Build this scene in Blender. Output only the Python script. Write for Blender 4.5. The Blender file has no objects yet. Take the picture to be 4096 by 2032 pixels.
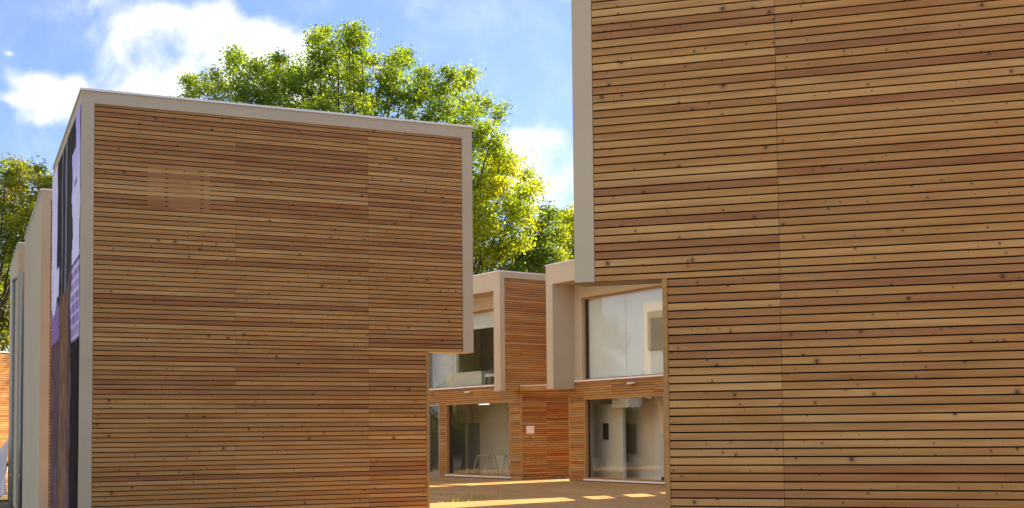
import bpy, math, random
import numpy as np
from mathutils import Vector, Matrix

random.seed(7)
rng = np.random.default_rng(11)
S = bpy.context.scene
COL = S.collection

# ------------------------------------------------------------------ camera
FPX, TILT, ROLL, SHIFT = 5000.0, math.radians(2.98), math.radians(0.55), 459.0
EYE = Vector((0, 0, 1.6))
_r0, _f, _u0 = Vector((1, 0, 0)), Vector((0, math.cos(TILT), math.sin(TILT))), Vector((0, -math.sin(TILT), math.cos(TILT)))
_r = _r0 * math.cos(ROLL) - _u0 * math.sin(ROLL)
_u = _u0 * math.cos(ROLL) + _r0 * math.sin(ROLL)


def at(px, py, Y):
    """world point seen at photo pixel (4096 px wide) at forward distance Y"""
    d = _f + _r * ((px - 2048) / FPX) + _u * ((1016 + SHIFT - py) / FPX)
    return EYE + d * (Y / d.y)


cam = bpy.data.cameras.new('camera')
cam.sensor_width = 36.0
cam.lens = 36.0 * FPX / 4096
cam.shift_y = SHIFT / 4096
cam.clip_end = 3000
co = bpy.data.objects.new('camera', cam)
COL.objects.link(co)
m = Matrix((_r, _u, -_f)).transposed().to_4x4()
m.translation = EYE
co.matrix_world = m
S.camera = co

# ------------------------------------------------------------------ node helpers


class NT:
    def __init__(self, name):
        self.m = bpy.data.materials.new(name)
        self.m.use_nodes = True
        self.t = self.m.node_tree
        self.bsdf = self.t.nodes['Principled BSDF']
        self.out = self.t.nodes['Material Output']

    def n(self, typ, **kw):
        nd = self.t.nodes.new(typ)
        for k, v in kw.items():
            if hasattr(nd, k):
                setattr(nd, k, v)
            else:
                nd.inputs[k].default_value = v
        return nd

    def l(self, a, b):
        self.t.links.new(a, b)

    def math(self, op, a, b=None, c=None):
        nd = self.t.nodes.new('ShaderNodeMath')
        nd.operation = op
        for i, v in enumerate((a, b, c)):
            if v is None:
                continue
            if isinstance(v, (int, float)):
                nd.inputs[i].default_value = v
            else:
                self.l(v, nd.inputs[i])
        return nd.outputs[0]

    def vmath(self, op, a, b):
        nd = self.t.nodes.new('ShaderNodeVectorMath')
        nd.operation = op
        for i, v in enumerate((a, b)):
            if isinstance(v, (tuple, list)):
                nd.inputs[i].default_value = v
            elif isinstance(v, (int, float)):
                nd.inputs[i].default_value = (v, v, v)
            else:
                self.l(v, nd.inputs[i])
        return nd.outputs[0]

    def mix(self, fac, a, b, blend='MIX'):
        nd = self.t.nodes.new('ShaderNodeMix')
        nd.data_type = 'RGBA'
        nd.blend_type = blend
        for i, v in ((0, fac), (6, a), (7, b)):
            if isinstance(v, (int, float)):
                nd.inputs[i].default_value = v
            elif isinstance(v, (tuple, list)):
                nd.inputs[i].default_value = (*v[:3], 1)
            else:
                self.l(v, nd.inputs[i])
        return nd.outputs[2]

    def ramp(self, fac, stops, interp='LINEAR'):
        nd = self.t.nodes.new('ShaderNodeValToRGB')
        nd.color_ramp.interpolation = interp
        el = nd.color_ramp.elements
        while len(el) < len(stops):
            el.new(0.5)
        for e, (p, c) in zip(el, stops):
            e.position = p
            e.color = (*c, 1) if len(c) == 3 else c
        self.l(fac, nd.inputs[0])
        return nd.outputs[0]

    def smooth(self, x, a, b):
        nd = self.t.nodes.new('ShaderNodeMapRange')
        nd.interpolation_type = 'SMOOTHSTEP'
        nd.inputs[1].default_value = a
        nd.inputs[2].default_value = b
        self.l(x, nd.inputs[0])
        return nd.outputs[0]


def plain(name, col, rough=0.6, metal=0.0, spec=0.4, noise=0.0, nscale=6.0, bump=0.0, bscale=200.0):
    w = NT(name)
    b = w.bsdf
    b.inputs['Roughness'].default_value = rough
    b.inputs['Metallic'].default_value = metal
    b.inputs['Specular IOR Level'].default_value = spec
    b.inputs['Base Color'].default_value = (*col, 1)
    tc = w.n('ShaderNodeTexCoord')
    if noise:
        nz = w.n('ShaderNodeTexNoise')
        nz.inputs['Scale'].default_value = nscale
        nz.inputs['Detail'].default_value = 6
        w.l(tc.outputs['Object'], nz.inputs['Vector'])
        c = w.ramp(nz.outputs[0], [(0.25, tuple(x * (1 - noise) for x in col)), (0.75, tuple(min(1, x * (1 + noise)) for x in col))])
        w.l(c, b.inputs['Base Color'])
    if bump:
        nz = w.n('ShaderNodeTexNoise')
        nz.inputs['Scale'].default_value = bscale
        nz.inputs['Detail'].default_value = 3
        w.l(tc.outputs['Object'], nz.inputs['Vector'])
        bp = w.n('ShaderNodeBump')
        bp.inputs['Strength'].default_value = bump
        bp.inputs['Distance'].default_value = 0.01
        w.l(nz.outputs[0], bp.inputs['Height'])
        w.l(bp.outputs[0], b.inputs['Normal'])
    return w.m


def wood(name, stops, knots=True, rough=0.62, grain=1.0):
    w = NT(name)
    uv = w.n('ShaderNodeUVMap').outputs[0]
    rnd = w.n('ShaderNodeNewGeometry').outputs['Random Per Island']
    offx = w.math('MULTIPLY', rnd, 173.0)
    offy = w.math('MULTIPLY', rnd, 61.0)
    cmb = w.n('ShaderNodeCombineXYZ')
    w.l(offx, cmb.inputs[0])
    w.l(offy, cmb.inputs[1])
    p = w.vmath('ADD', uv, cmb.outputs[0])
    col = w.ramp(rnd, stops)
    # long soft streaks of lighter and redder wood along each board
    n1 = w.n('ShaderNodeTexNoise')
    n1.inputs['Scale'].default_value = 1.0
    n1.inputs['Detail'].default_value = 3
    w.l(w.vmath('MULTIPLY', p, (0.5, 14.0, 1.0)), n1.inputs['Vector'])
    st = w.ramp(n1.outputs[0], [(0.3, (0.80, 0.74, 0.70)), (0.7, (1.15, 1.15, 1.14))])
    col = w.mix(0.85 * grain, col, st, 'MULTIPLY')
    # slow drift of tone along the length of a board
    n3 = w.n('ShaderNodeTexNoise')
    n3.inputs['Scale'].default_value = 1.0
    n3.inputs['Detail'].default_value = 4
    w.l(w.vmath('MULTIPLY', p, (1.3, 9.0, 1.0)), n3.inputs['Vector'])
    dr = w.ramp(n3.outputs[0], [(0.32, (0.84, 0.73, 0.66)), (0.5, (1.0, 0.98, 0.97)), (0.7, (1.07, 1.09, 1.12))])
    col = w.mix(0.75 * grain, col, dr, 'MULTIPLY')
    # fine grain
    n2 = w.n('ShaderNodeTexNoise')
    n2.inputs['Scale'].default_value = 1.0
    n2.inputs['Detail'].default_value = 5
    w.l(w.vmath('MULTIPLY', p, (2.5, 150.0, 1.0)), n2.inputs['Vector'])
    g2 = w.ramp(n2.outputs[0], [(0.3, (0.86, 0.82, 0.78)), (0.65, (1.06, 1.06, 1.06))])
    col = w.mix(0.7 * grain, col, g2, 'MULTIPLY')
    # cathedral figure on some boards
    wv = w.n('ShaderNodeTexWave', wave_type='BANDS', bands_direction='Y')
    wv.inputs['Scale'].default_value = 7.0
    wv.inputs['Distortion'].default_value = 9.0
    wv.inputs['Detail'].default_value = 1.0
    wv.inputs['Detail Scale'].default_value = 0.55
    w.l(w.vmath('MULTIPLY', p, (0.55, 3.2, 1.0)), wv.inputs['Vector'])
    fig = w.ramp(wv.outputs['Fac'], [(0.0, (0.72, 0.56, 0.46)), (0.45, (1.04, 1.03, 1.02))])
    sel = w.math('GREATER_THAN', w.math('FRACT', w.math('MULTIPLY', rnd, 7.3)), 0.55)
    fm = w.n('ShaderNodeTexNoise')
    fm.inputs['Scale'].default_value = 0.7
    w.l(p, fm.inputs['Vector'])
    sel = w.math('MULTIPLY', sel, w.smooth(fm.outputs[0], 0.42, 0.6))
    col = w.mix(w.math('MULTIPLY', sel, 0.9 * grain), col, fig, 'MULTIPLY')
    if knots:
        for sc, r0, r1, dens, seed in ((3.4, 0.022, 0.10, 0.55, 0.0), (8.0, 0.03, 0.10, 0.66, 7.7)):
            vo = w.n('ShaderNodeTexVoronoi', voronoi_dimensions='2D')
            vo.inputs['Scale'].default_value = sc
            pd = w.vmath('ADD', p, (seed, seed * 0.37, 0))
            nd = w.n('ShaderNodeTexNoise')
            nd.inputs['Scale'].default_value = 40.0
            w.l(pd, nd.inputs['Vector'])
            wob = w.vmath('MULTIPLY', w.vmath('SUBTRACT', nd.outputs[1], (0.5, 0.5, 0.5)), 0.012)
            w.l(w.vmath('ADD', pd, wob), vo.inputs['Vector'])
            sx = w.n('ShaderNodeSeparateColor')
            w.l(vo.outputs['Color'], sx.inputs[0])
            rad = w.math('ADD', r0, w.math('MULTIPLY', w.math('MULTIPLY', sx.outputs[0], sx.outputs[0]), r1 - r0))
            q = w.math('DIVIDE', vo.outputs['Distance'], rad)
            on = w.math('GREATER_THAN', sx.outputs[1], dens)
            halo = w.math('MULTIPLY', w.math('SUBTRACT', 1.0, w.smooth(q, 0.7, 2.6)), on)
            core = w.math('MULTIPLY', w.math('SUBTRACT', 1.0, w.smooth(q, 0.45, 1.1)), on)
            col = w.mix(w.math('MULTIPLY', halo, 0.40), col, (0.20, 0.095, 0.045))
            col = w.mix(w.math('MULTIPLY', core, 0.82), col, (0.065, 0.032, 0.022))
    w.l(col, w.bsdf.inputs['Base Color'])
    rg = w.n('ShaderNodeMapRange')
    rg.inputs[3].default_value = rough - 0.1
    rg.inputs[4].default_value = rough + 0.15
    w.l(n1.outputs[0], rg.inputs[0])
    w.l(rg.outputs[0], w.bsdf.inputs['Roughness'])
    w.bsdf.inputs['Specular IOR Level'].default_value = 0.28
    bp = w.n('ShaderNodeBump')
    bp.inputs['Strength'].default_value = 0.25
    bp.inputs['Distance'].default_value = 0.002
    w.l(n2.outputs[0], bp.inputs['Height'])
    w.l(bp.outputs[0], w.bsdf.inputs['Normal'])
    return w.m


def glass_mat(name, refl=1.6, tint=(0.93, 0.95, 0.94)):
    w = NT(name)
    ge = w.n('ShaderNodeNewGeometry')
    dt = w.n('ShaderNodeVectorMath', operation='DOT_PRODUCT')
    w.l(ge.outputs['Incoming'], dt.inputs[0])
    w.l(ge.outputs['Normal'], dt.inputs[1])
    sch = w.math('POWER', w.math('SUBTRACT', 1.0, w.math('ABSOLUTE', dt.outputs['Value'])), 5.0)
    k = w.math('MULTIPLY', w.math('ADD', 0.04, w.math('MULTIPLY', sch, 0.96)), refl)
    k = w.math('MINIMUM', k, 1.0)
    tr = w.n('ShaderNodeBsdfTransparent')
    tr.inputs[0].default_value = (*tint, 1)
    gl = w.n('ShaderNodeBsdfGlossy')
    gl.inputs['Roughness'].default_value = 0.0
    mx = w.n('ShaderNodeMixShader')
    w.l(k, mx.inputs[0])
    w.l(tr.outputs[0], mx.inputs[1])
    w.l(gl.outputs[0], mx.inputs[2])
    w.l(mx.outputs[0], w.out.inputs['Surface'])
    return w.m


def leaf_mat(name, stops, trans=0.5):
    w = NT(name)
    rnd = w.n('ShaderNodeNewGeometry').outputs['Random Per Island']
    tc = w.n('ShaderNodeTexCoord')
    nz = w.n('ShaderNodeTexNoise')
    nz.inputs['Scale'].default_value = 0.45
    nz.inputs['Detail'].default_value = 3
    w.l(tc.outputs['Object'], nz.inputs['Vector'])
    f = w.math('ADD', w.math('MULTIPLY', rnd, 0.5), w.math('MULTIPLY', w.smooth(nz.outputs[0], 0.3, 0.7), 0.5))
    col = w.ramp(f, stops)
    df = w.n('ShaderNodeBsdfPrincipled')
    df.inputs['Roughness'].default_value = 0.5
    df.inputs['Specular IOR Level'].default_value = 0.35
    w.l(col, df.inputs['Base Color'])
    tl = w.n('ShaderNodeBsdfTranslucent')
    w.l(w.mix(1.0, col, (3.2, 3.15, 0.75), 'MULTIPLY'), tl.inputs[0])
    mx = w.n('ShaderNodeMixShader')
    mx.inputs[0].default_value = trans
    w.l(df.outputs[0], mx.inputs[1])
    w.l(tl.outputs[0], mx.inputs[2])
    w.l(mx.outputs[0], w.out.inputs['Surface'])
    return w.m


LARCH = [(0.0, (0.310, 0.146, 0.056)), (0.10, (0.345, 0.170, 0.062)), (0.18, (0.415, 0.228, 0.076)), (0.42, (0.465, 0.268, 0.092)), (0.5, (0.375, 0.197, 0.068)),
         (0.6, (0.440, 0.249, 0.080)), (0.76, (0.540, 0.330, 0.126)), (0.86, (0.465, 0.281, 0.110)), (0.94, (0.355, 0.184, 0.068)), (1.0, (0.305, 0.141, 0.054))]
M = {}
M['larch'] = wood('larch_boards', LARCH)
M['deck'] = wood('deck_boards', [(0, (0.38, 0.225, 0.075)), (0.35, (0.52, 0.325, 0.125)), (0.6, (0.45, 0.27, 0.095)), (1, (0.55, 0.35, 0.14))], knots=False, rough=0.7, grain=0.6)
M['trim'] = wood('timber_trim', [(0, (0.37, 0.205, 0.075)), (1, (0.43, 0.245, 0.09))], knots=False, grain=0.6)
M['stucco'] = plain('beige_stucco', (0.52, 0.445, 0.325), rough=0.9, spec=0.15, noise=0.05, nscale=1.3, bump=0.35, bscale=160)
M['dark'] = plain('black_membrane', (0.006, 0.0055, 0.005), rough=0.9, spec=0.1)
M['coping'] = plain('white_coated_metal', (0.80, 0.80, 0.82), rough=0.35, spec=0.5)
M['zinc'] = plain('grey_zinc', (0.30, 0.345, 0.36), rough=0.4, metal=0.3, noise=0.08)
M['white'] = plain('white_paint', (0.78, 0.77, 0.75), rough=0.5, noise=0.02)
M['blind'] = plain('pale_roller_blind', (0.84, 0.86, 0.85), rough=0.8, noise=0.025, nscale=2.0)
M['inwall'] = plain('interior_plaster', (0.78, 0.71, 0.60), rough=0.85, noise=0.03)
M['ingrey'] = plain('interior_grey_panel', (0.33, 0.34, 0.33), rough=0.7, noise=0.04)
M['inwood'] = plain('interior_wood_ceiling', (0.40, 0.30, 0.19), rough=0.7, noise=0.1)
M['infloor'] = plain('interior_floor', (0.50, 0.45, 0.40), rough=0.5, noise=0.08)
M['board'] = plain('beige_board', (0.38, 0.335, 0.25), rough=0.8, noise=0.05)
M['plaque'] = plain('dark_brown_plaque', (0.055, 0.035, 0.025), rough=0.6, noise=0.2, nscale=14)
M['paper'] = plain('white_paper', (0.86, 0.80, 0.83), rough=0.8, noise=0.03)
M['glass'] = glass_mat('window_glass', 1.25)
M['bark'] = plain('bark', (0.065, 0.050, 0.036), rough=0.95, noise=0.4, nscale=4, bump=0.6, bscale=20)
M['tarp'] = plain('white_plastic_sheet', (0.60, 0.60, 0.66), rough=0.45, noise=0.1, nscale=3)
M['black'] = plain('black_plastic', (0.03, 0.03, 0.035), rough=0.4)
M['pine'] = plain('pale_pine', (0.62, 0.49, 0.33), rough=0.7, noise=0.08)
M['bottle'] = plain('pale_blue_plastic', (0.45, 0.60, 0.62), rough=0.15, spec=0.6)
M['stone'] = plain('rubble_stone', (0.30, 0.29, 0.28), rough=0.9, noise=0.3, nscale=5)

w = NT('gravel')
tc = w.n('ShaderNodeTexCoord')
vo = w.n('ShaderNodeTexVoronoi')
vo.inputs['Scale'].default_value = 22.0
w.l(tc.outputs['Object'], vo.inputs['Vector'])
sx = w.n('ShaderNodeSeparateColor')
w.l(vo.outputs['Color'], sx.inputs[0])
c = w.ramp(sx.outputs[0], [(0, (0.06, 0.052, 0.042)), (0.5, (0.15, 0.13, 0.11)), (1, (0.25, 0.225, 0.19))])
nz = w.n('ShaderNodeTexNoise')
nz.inputs['Scale'].default_value = 0.35
nz.inputs['Detail'].default_value = 5
w.l(tc.outputs['Object'], nz.inputs['Vector'])
c = w.mix(w.smooth(nz.outputs[0], 0.52, 0.66), c, (0.075, 0.10, 0.03))
w.l(c, w.bsdf.inputs['Base Color'])
w.bsdf.inputs['Roughness'].default_value = 0.9
bp = w.n('ShaderNodeBump')
bp.inputs['Strength'].default_value = 0.7
bp.inputs['Distance'].default_value = 0.03
w.l(vo.outputs['Distance'], bp.inputs['Height'])
w.l(bp.outputs[0], w.bsdf.inputs['Normal'])
M['gravel'] = w.m

w = NT('lit_lamp')
w.bsdf.inputs['Emission Color'].default_value = (1, 0.93, 0.8, 1)
w.bsdf.inputs['Emission Strength'].default_value = 0.9
M['lamp'] = w.m

# mural print: its colours sit in a colour attribute
w = NT('mural_print')
at_ = w.n('ShaderNodeAttribute')
at_.attribute_name = 'print'
w.l(at_.outputs['Color'], w.bsdf.inputs['Base Color'])
w.bsdf.inputs['Roughness'].default_value = 0.95
w.bsdf.inputs['Specular IOR Level'].default_value = 0.04
M['mural'] = w.m

OAK = [(0.0, (0.035, 0.070, 0.010)), (0.3, (0.070, 0.120, 0.016)), (0.6, (0.120, 0.180, 0.022)), (0.9, (0.185, 0.230, 0.028)), (1.0, (0.28, 0.25, 0.03))]
YEL = [(0.0, (0.050, 0.085, 0.010)), (0.25, (0.11, 0.155, 0.016)), (0.55, (0.20, 0.240, 0.024)), (0.88, (0.30, 0.30, 0.028)), (1.0, (0.42, 0.28, 0.03))]
DRK = [(0.0, (0.028, 0.058, 0.012)), (0.4, (0.065, 0.110, 0.018)), (0.75, (0.13, 0.180, 0.024)), (1.0, (0.24, 0.22, 0.03))]
AUT = [(0.0, (0.035, 0.065, 0.010)), (0.3, (0.08, 0.125, 0.014)), (0.6, (0.16, 0.180, 0.022)), (0.85, (0.27, 0.23, 0.025)), (1.0, (0.42, 0.22, 0.03))]
M['oak'] = leaf_mat('oak_leaves', OAK, 0.45)
M['yel'] = leaf_mat('yellow_green_leaves', YEL, 0.55)
M['drk'] = leaf_mat('dark_green_leaves', DRK, 0.5)
M['aut'] = leaf_mat('autumn_leaves', AUT, 0.4)
M['grass'] = leaf_mat('grass_blades', [(0, (0.10, 0.14, 0.02)), (1, (0.26, 0.28, 0.04))], 0.5)

# ------------------------------------------------------------------ mesh helpers


class MB:
    def __init__(self):
        self.v, self.f, self.uv = [], [], []

    def box(self, x0, x1, y0, y1, z0, z1, ax='x'):
        b = len(self.v)
        for z in (z0, z1):
            for (x, y) in ((x0, y0), (x1, y0), (x1, y1), (x0, y1)):
                self.v.append((x, y, z))
                self.uv.append(((x if ax == 'x' else y), z))
        self.f += [(b, b + 3, b + 2, b + 1), (b + 4, b + 5, b + 6, b + 7), (b, b + 1, b + 5, b + 4),
                   (b + 1, b + 2, b + 6, b + 5), (b + 2, b + 3, b + 7, b + 6), (b + 3, b, b + 4, b + 7)]
        return self

    def bar(self, p, q, w, d):
        """rectangular bar from p to q, w wide and d deep"""
        p, q = Vector(p), Vector(q)
        t = (q - p).normalized()
        s = t.cross(Vector((0, 0, 1)))
        if s.length < 1e-3:
            s = Vector((1, 0, 0))
        s.normalize()
        n = s.cross(t)
        b = len(self.v)
        for c in (p, q):
            for (i, j) in ((-1, -1), (1, -1), (1, 1), (-1, 1)):
                self.v.append(tuple(c + s * (i * w / 2) + n * (j * d / 2)))
                self.uv.append(((c - p).length, j * d))
        self.f += [(b, b + 3, b + 2, b + 1), (b + 4, b + 5, b + 6, b + 7), (b, b + 1, b + 5, b + 4),
                   (b + 1, b + 2, b + 6, b + 5), (b + 2, b + 3, b + 7, b + 6), (b + 3, b, b + 4, b + 7)]
        return self

    def tube(self, pts, rad, seg=10):
        pts = [Vector(p) for p in pts]
        if isinstance(rad, (int, float)):
            rad = [rad] * len(pts)
        b0 = len(self.v)
        ref = None
        for i, p in enumerate(pts):
            t = (pts[min(i + 1, len(pts) - 1)] - pts[max(i - 1, 0)]).normalized()
            a = Vector((0, 0, 1)) if abs(t.z) < 0.9 else Vector((1, 0, 0))
            if ref is None:
                ref = t.cross(a).normalized()
            s = (ref - t * ref.dot(t)).normalized()
            ref = s
            n = t.cross(s)
            for k in range(seg):
                an = 2 * math.pi * k / seg
                self.v.append(tuple(p + (s * math.cos(an) + n * math.sin(an)) * rad[i]))
                self.uv.append((k / seg, i))
        for i in range(len(pts) - 1):
            for k in range(seg):
                a, b = b0 + i * seg + k, b0 + i * seg + (k + 1) % seg
                self.f.append((a, b, b + seg, a + seg))
        self.f.append(tuple(b0 + k for k in reversed(range(seg))))
        e = b0 + (len(pts) - 1) * seg
        self.f.append(tuple(e + k for k in range(seg)))
        return self

    def lathe(self, c, prof, seg=14):
        self.tube([(c[0], c[1], c[2] + z) for r, z in prof], [r for r, z in prof], seg)
        return self

    def build(self, name, mat, parent=None, smooth=False, bevel=0.0):
        me = bpy.data.meshes.new(name)
        me.from_pydata(self.v, [], self.f)
        uvl = me.uv_layers.new(name='UVMap')
        vi = np.zeros(len(me.loops), dtype=np.int32)
        me.loops.foreach_get('vertex_index', vi)
        uvl.data.foreach_set('uv', np.array(self.uv, dtype=np.float32)[vi].ravel())
        me.materials.append(mat)
        if smooth:
            me.polygons.foreach_set('use_smooth', [True] * len(me.polygons))
        me.update()
        o = bpy.data.objects.new(name, me)
        COL.objects.link(o)
        if parent:
            o.parent = parent
        if bevel:
            bv = o.modifiers.new('bevel', 'BEVEL')
            bv.width = bevel
            bv.segments = 2
        return o


def tag(o, label=None, cat=None, group=None, kind=None):
    for k, v in (('label', label), ('category', cat), ('group', group), ('kind', kind)):
        if v:
            o[k] = v
    return o


def empty(name, loc, rz=0.0):
    o = bpy.data.objects.new(name, None)
    o.empty_display_size = 0.3
    COL.objects.link(o)
    o.location = loc
    o.rotation_euler = (0, 0, rz)
    return o


# ------------------------------------------------------------------ the cube buildings
H, ZH, SB, WT, L = 7.2, 3.08, 0.87, 0.38, 6.68
Z0 = -0.45           # foot of the walls, below the deck
PITCH, GAP = 0.0778, 0.0145
G_CUBES = 'timber cube buildings round the courtyard'


def rows(mb, ax, n0, n1, s0, s1, z0, z1, seams=(), holes=(), phase=0.0):
    """horizontal boards with open joints between z0 and z1, laid from the top down"""
    z = z1
    first = True
    while z > z0 + 0.01:
        top = z
        bot = max(z0, top - (PITCH - GAP) * (0.55 if (first and phase) else 1.0))
        first = False
        segs = [(s0, s1)]
        for (h0, h1, a, b) in holes:
            if bot < b - 0.004 and top > a + 0.004:
                nx = []
                for (p, q) in segs:
                    if h1 <= p or h0 >= q:
                        nx.append((p, q))
                        continue
                    if h0 > p:
                        nx.append((p, h0))
                    if h1 < q:
                        nx.append((h1, q))
                segs = nx
        for (p, q) in segs:
            cuts = [p] + [c for c in seams if p + 0.05 < c < q - 0.05 and (c < 4.0 or random.random() < 0.45)] + [q]
            for a, b in zip(cuts[:-1], cuts[1:]):
                j = random.uniform(-0.0015, 0.0015)
                a2, b2 = a + (0.002 if a != p else 0), b - (0.002 if b != q else 0)
                if ax == 'x':
                    mb.box(a2, b2, n0 + j, n1, bot, top, 'x')
                else:
                    lo, hi = min(n0, n1), max(n0, n1)
                    if n0 < n1:
                        lo += j
                    else:
                        hi += j
                    mb.box(lo, hi, a2, b2, bot, top, 'y')
        z = bot - GAP


def cube_building(name, origin, th, W, label, lw, door, uw, interior=None, louvre=False, L=L):
    """local x runs along the glazed front as seen from outside, y goes inward.
    lw/door = lower window and door x ranges, uw = upper window x range"""
    R = empty(name, origin, th)
    tag(R, label, 'building', G_CUBES)
    e = 0.035
    yb = L - 0.2
    st, dk = MB(), MB()
    wx0, wx1 = uw
    for side in (0, 1):
        def X(a, b):
            return (a, b) if side == 0 else (W - b, W - a)
        st.box(*X(e, WT), 0, SB, ZH, H - 0.64)                 # jamb of the projecting frame
        st.box(*X(0, e), 0, 0.2, ZH, H - 0.2)                  # stucco margins round the boards
        st.box(*X(0, e), 0, L, H - 0.2, H)
        st.box(*X(0, e), yb, L, Z0, H - 0.2)
        st.box(*X(e + 0.006, 0.25), SB + 0.031, yb, Z0, H - 0.3)
        dk.box(*X(e - 0.001, e + 0.006), 0.2, SB, ZH, H - 0.2)
        dk.box(*X(e - 0.001, e + 0.006), SB, yb, Z0, H - 0.2)
    st.box(e, W - e, 0, SB, H - 0.64, H)
    st.box(e, W - e, SB, yb, H - 0.3, H - 0.04)
    st.box(e, W - e, yb, L, Z0, H)
    st.box(0.25, wx0, SB, SB + 0.2, 3.30, H - 0.3)
    st.box(wx1, W - 0.25, SB, SB + 0.2, 3.30, H - 0.3)
    st.box(wx0, wx1, SB, SB + 0.2, 6.1, H - 0.3)
    st.build('stucco_shell', M['stucco'], R)
    # dark board behind the open joints of the lower front
    def front_core(mb):
        xs = sorted([(lw[0], lw[1], 0.10, 2.763), (door[0], door[1], Z0, 2.763)])
        p = 0.25
        for (a, b, z0, z1) in xs:
            mb.box(p, a, SB + 0.03, SB + 0.2, Z0, 3.30)
            mb.box(a, b, SB + 0.03, SB + 0.2, z1, 3.30)
            if z0 > 0:
                mb.box(a, b, SB + 0.03, SB + 0.2, Z0, z0)
            p = b
        mb.box(p, W - 0.25, SB + 0.03, SB + 0.2, Z0, 3.30)
        mb.box(e + 0.006, 0.25, SB + 0.0295, SB + 0.031, Z0, ZH)
        mb.box(W - 0.25, W - e - 0.006, SB + 0.0295, SB + 0.031, Z0, ZH)
    front_core(dk)
    dk.build('backing_membrane', M['dark'], R)
    # side cladding
    for side in (0, 1):
        wd = MB()
        n0, n1 = (0.004, 0.028) if side == 0 else (W - 0.004, W - 0.028)
        seams = [1.98, 4.3]
        rows(wd, 'y', n0, n1, 0.205, yb - 0.005, ZH + 0.002, H - 0.206, seams, phase=1)
        rows(wd, 'y', n0, n1, SB + 0.045, yb - 0.005, Z0, ZH - GAP + 0.002, seams)
        o = wd.build('side_cladding', M['larch'], R)
        if louvre and side == 0:
            lv = MB()
            f0 = R.matrix_basis
            zt = 6.03
            for k in range(9):
                zz = H - 0.206 - (PITCH - GAP) * 0.55 - GAP - (k + 12) * PITCH
                for (a, b) in ((4.73, 4.83), (4.89, 5.41), (5.47, 5.74)):
                    lv.box(0.010, 0.030, a, b, zz - 0.001, zz + GAP + 0.001, 'y')
            lv.build('louvre_backing', M['trim'], o)
    # front boards below the upper sill
    wd = MB()
    holes = [(lw[0], lw[1], 0.04, 2.763), (door[0], door[1], -1, 2.763)]
    rows(wd, 'x', SB + 0.002, SB + 0.028, WT + 0.002, W - WT - 0.002, ZH, 3.295, [2.4, 4.6], holes)
    rows(wd, 'x', SB + 0.002, SB + 0.028, 0.045, W - 0.045, Z0, ZH - GAP, [2.4, 4.6], holes)
    wd.build('front_cladding', M['larch'], R)
    for x0, x1 in ((-0.004, 0.043), (W - 0.043, W + 0.004)):
        tr = MB()
        tr.box(x0, x1, SB - 0.004, SB + 0.043, Z0, ZH - 0.002, 'x')
        tr.build('corner_trim', M['trim'], R)
    cp = MB()
    o_ = 0.022
    cp.box(-o_, W + o_, -o_, 0.28, H, H + 0.035)
    cp.box(-o_, W + o_, L - 0.28, L + o_, H, H + 0.035)
    cp.box(-o_, 0.28, 0.28, L - 0.28, H, H + 0.034)
    cp.box(W - 0.28, W + o_, 0.28, L - 0.28, H, H + 0.034)
    cp.build('coping', M['coping'], R)

    # upper window
    def window(x0, x1, z0, z1, yf, fw, proud, lower):
        fr = MB()
        fr.box(x0, x0 + fw, yf, SB + 0.2, z0, z1)
        fr.box(x1 - fw, x1, yf, SB + 0.2, z0, z1)
        fr.box(x0 + fw, x1 - fw, yf, SB + 0.2, z1 - fw, z1)
        fr.box(x0 + fw, x1 - fw, yf + 0.06, SB + 0.2, z0, z0 + 0.04)
        f = fr.build('window', M['trim'], R)
        gm = MB()
        gm.box(x0 + fw, x0 + fw + 0.025, SB + 0.13, SB + 0.18, z0 + 0.04, z1 - fw)
        gm.build('gasket', M['black'], f)
        g = MB()
        if lower:
            g.box(x0 + fw + 0.025, x1 - fw, SB + 0.145, SB + 0.157, z0 + 0.04, z1 - fw)
        else:
            xm = x0 + (x1 - x0) * 0.42
            g.box(x0 + fw + 0.025, xm - 0.004, SB + 0.145, SB + 0.157, z0 + 0.04, z1 - fw)
            g2 = MB()
            g2.box(xm + 0.004, x1 - fw, SB + 0.145, SB + 0.157, z0 + 0.04, z1 - fw)
            g2.build('glass', M['glass'], f)
            jm = MB()
            jm.box(xm - 0.004, xm + 0.004, SB + 0.143, SB + 0.159, z0 + 0.04, z1 - fw)
            jm.build('glass_joint', M['white'], f)
        g.build('glass', M['glass'], f)
        sl = MB()
        sl.box(x0 - (0.02 if lower else 0.0), x1 + (0.02 if lower else 0.0), SB - 0.05, SB + 0.12, z0 - 0.055, z0 - 0.002)
        sl.build('sill', M['coping'], f)
        return f
    uwin = window(wx0, wx1, 3.36, 6.1, SB + 0.11, 0.055, 0, False)
    # the white sill runs on across the whole recess
    for a, b in ((WT + 0.002, wx0 - 0.002), (wx1 + 0.002, W - WT - 0.002)):
        if b > a:
            sl = MB()
            sl.box(a, b, SB - 0.05, SB - 0.002, 3.305, 3.358)
            sl.build('sill_flashing', M['coping'], R)
    lwin = window(lw[0], lw[1], 0.10, 2.763, SB + 0.004, 0.06, 0, True)
    # glazed door
    dr = MB()
    a, b = door
    dr.box(a, a + 0.07, SB + 0.02, SB + 0.14, 0.0, 2.763)
    dr.box(b - 0.07, b, SB + 0.02, SB + 0.14, 0.0, 2.763)
    dr.box(a + 0.07, b - 0.07, SB + 0.02, SB + 0.14, 2.68, 2.763)
    d = dr.build('door', M['zinc'], R)
    kp = MB()
    kp.box(a + 0.07, b - 0.07, SB + 0.05, SB + 0.11, 0.0, 0.16)
    kp.build('kick_panel', M['zinc'], d)
    g = MB()
    g.box(a + 0.07, b - 0.07, SB + 0.075, SB + 0.087, 0.16, 2.68)
    g.build('glass', M['glass'], d)
    hd = MB()
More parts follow.
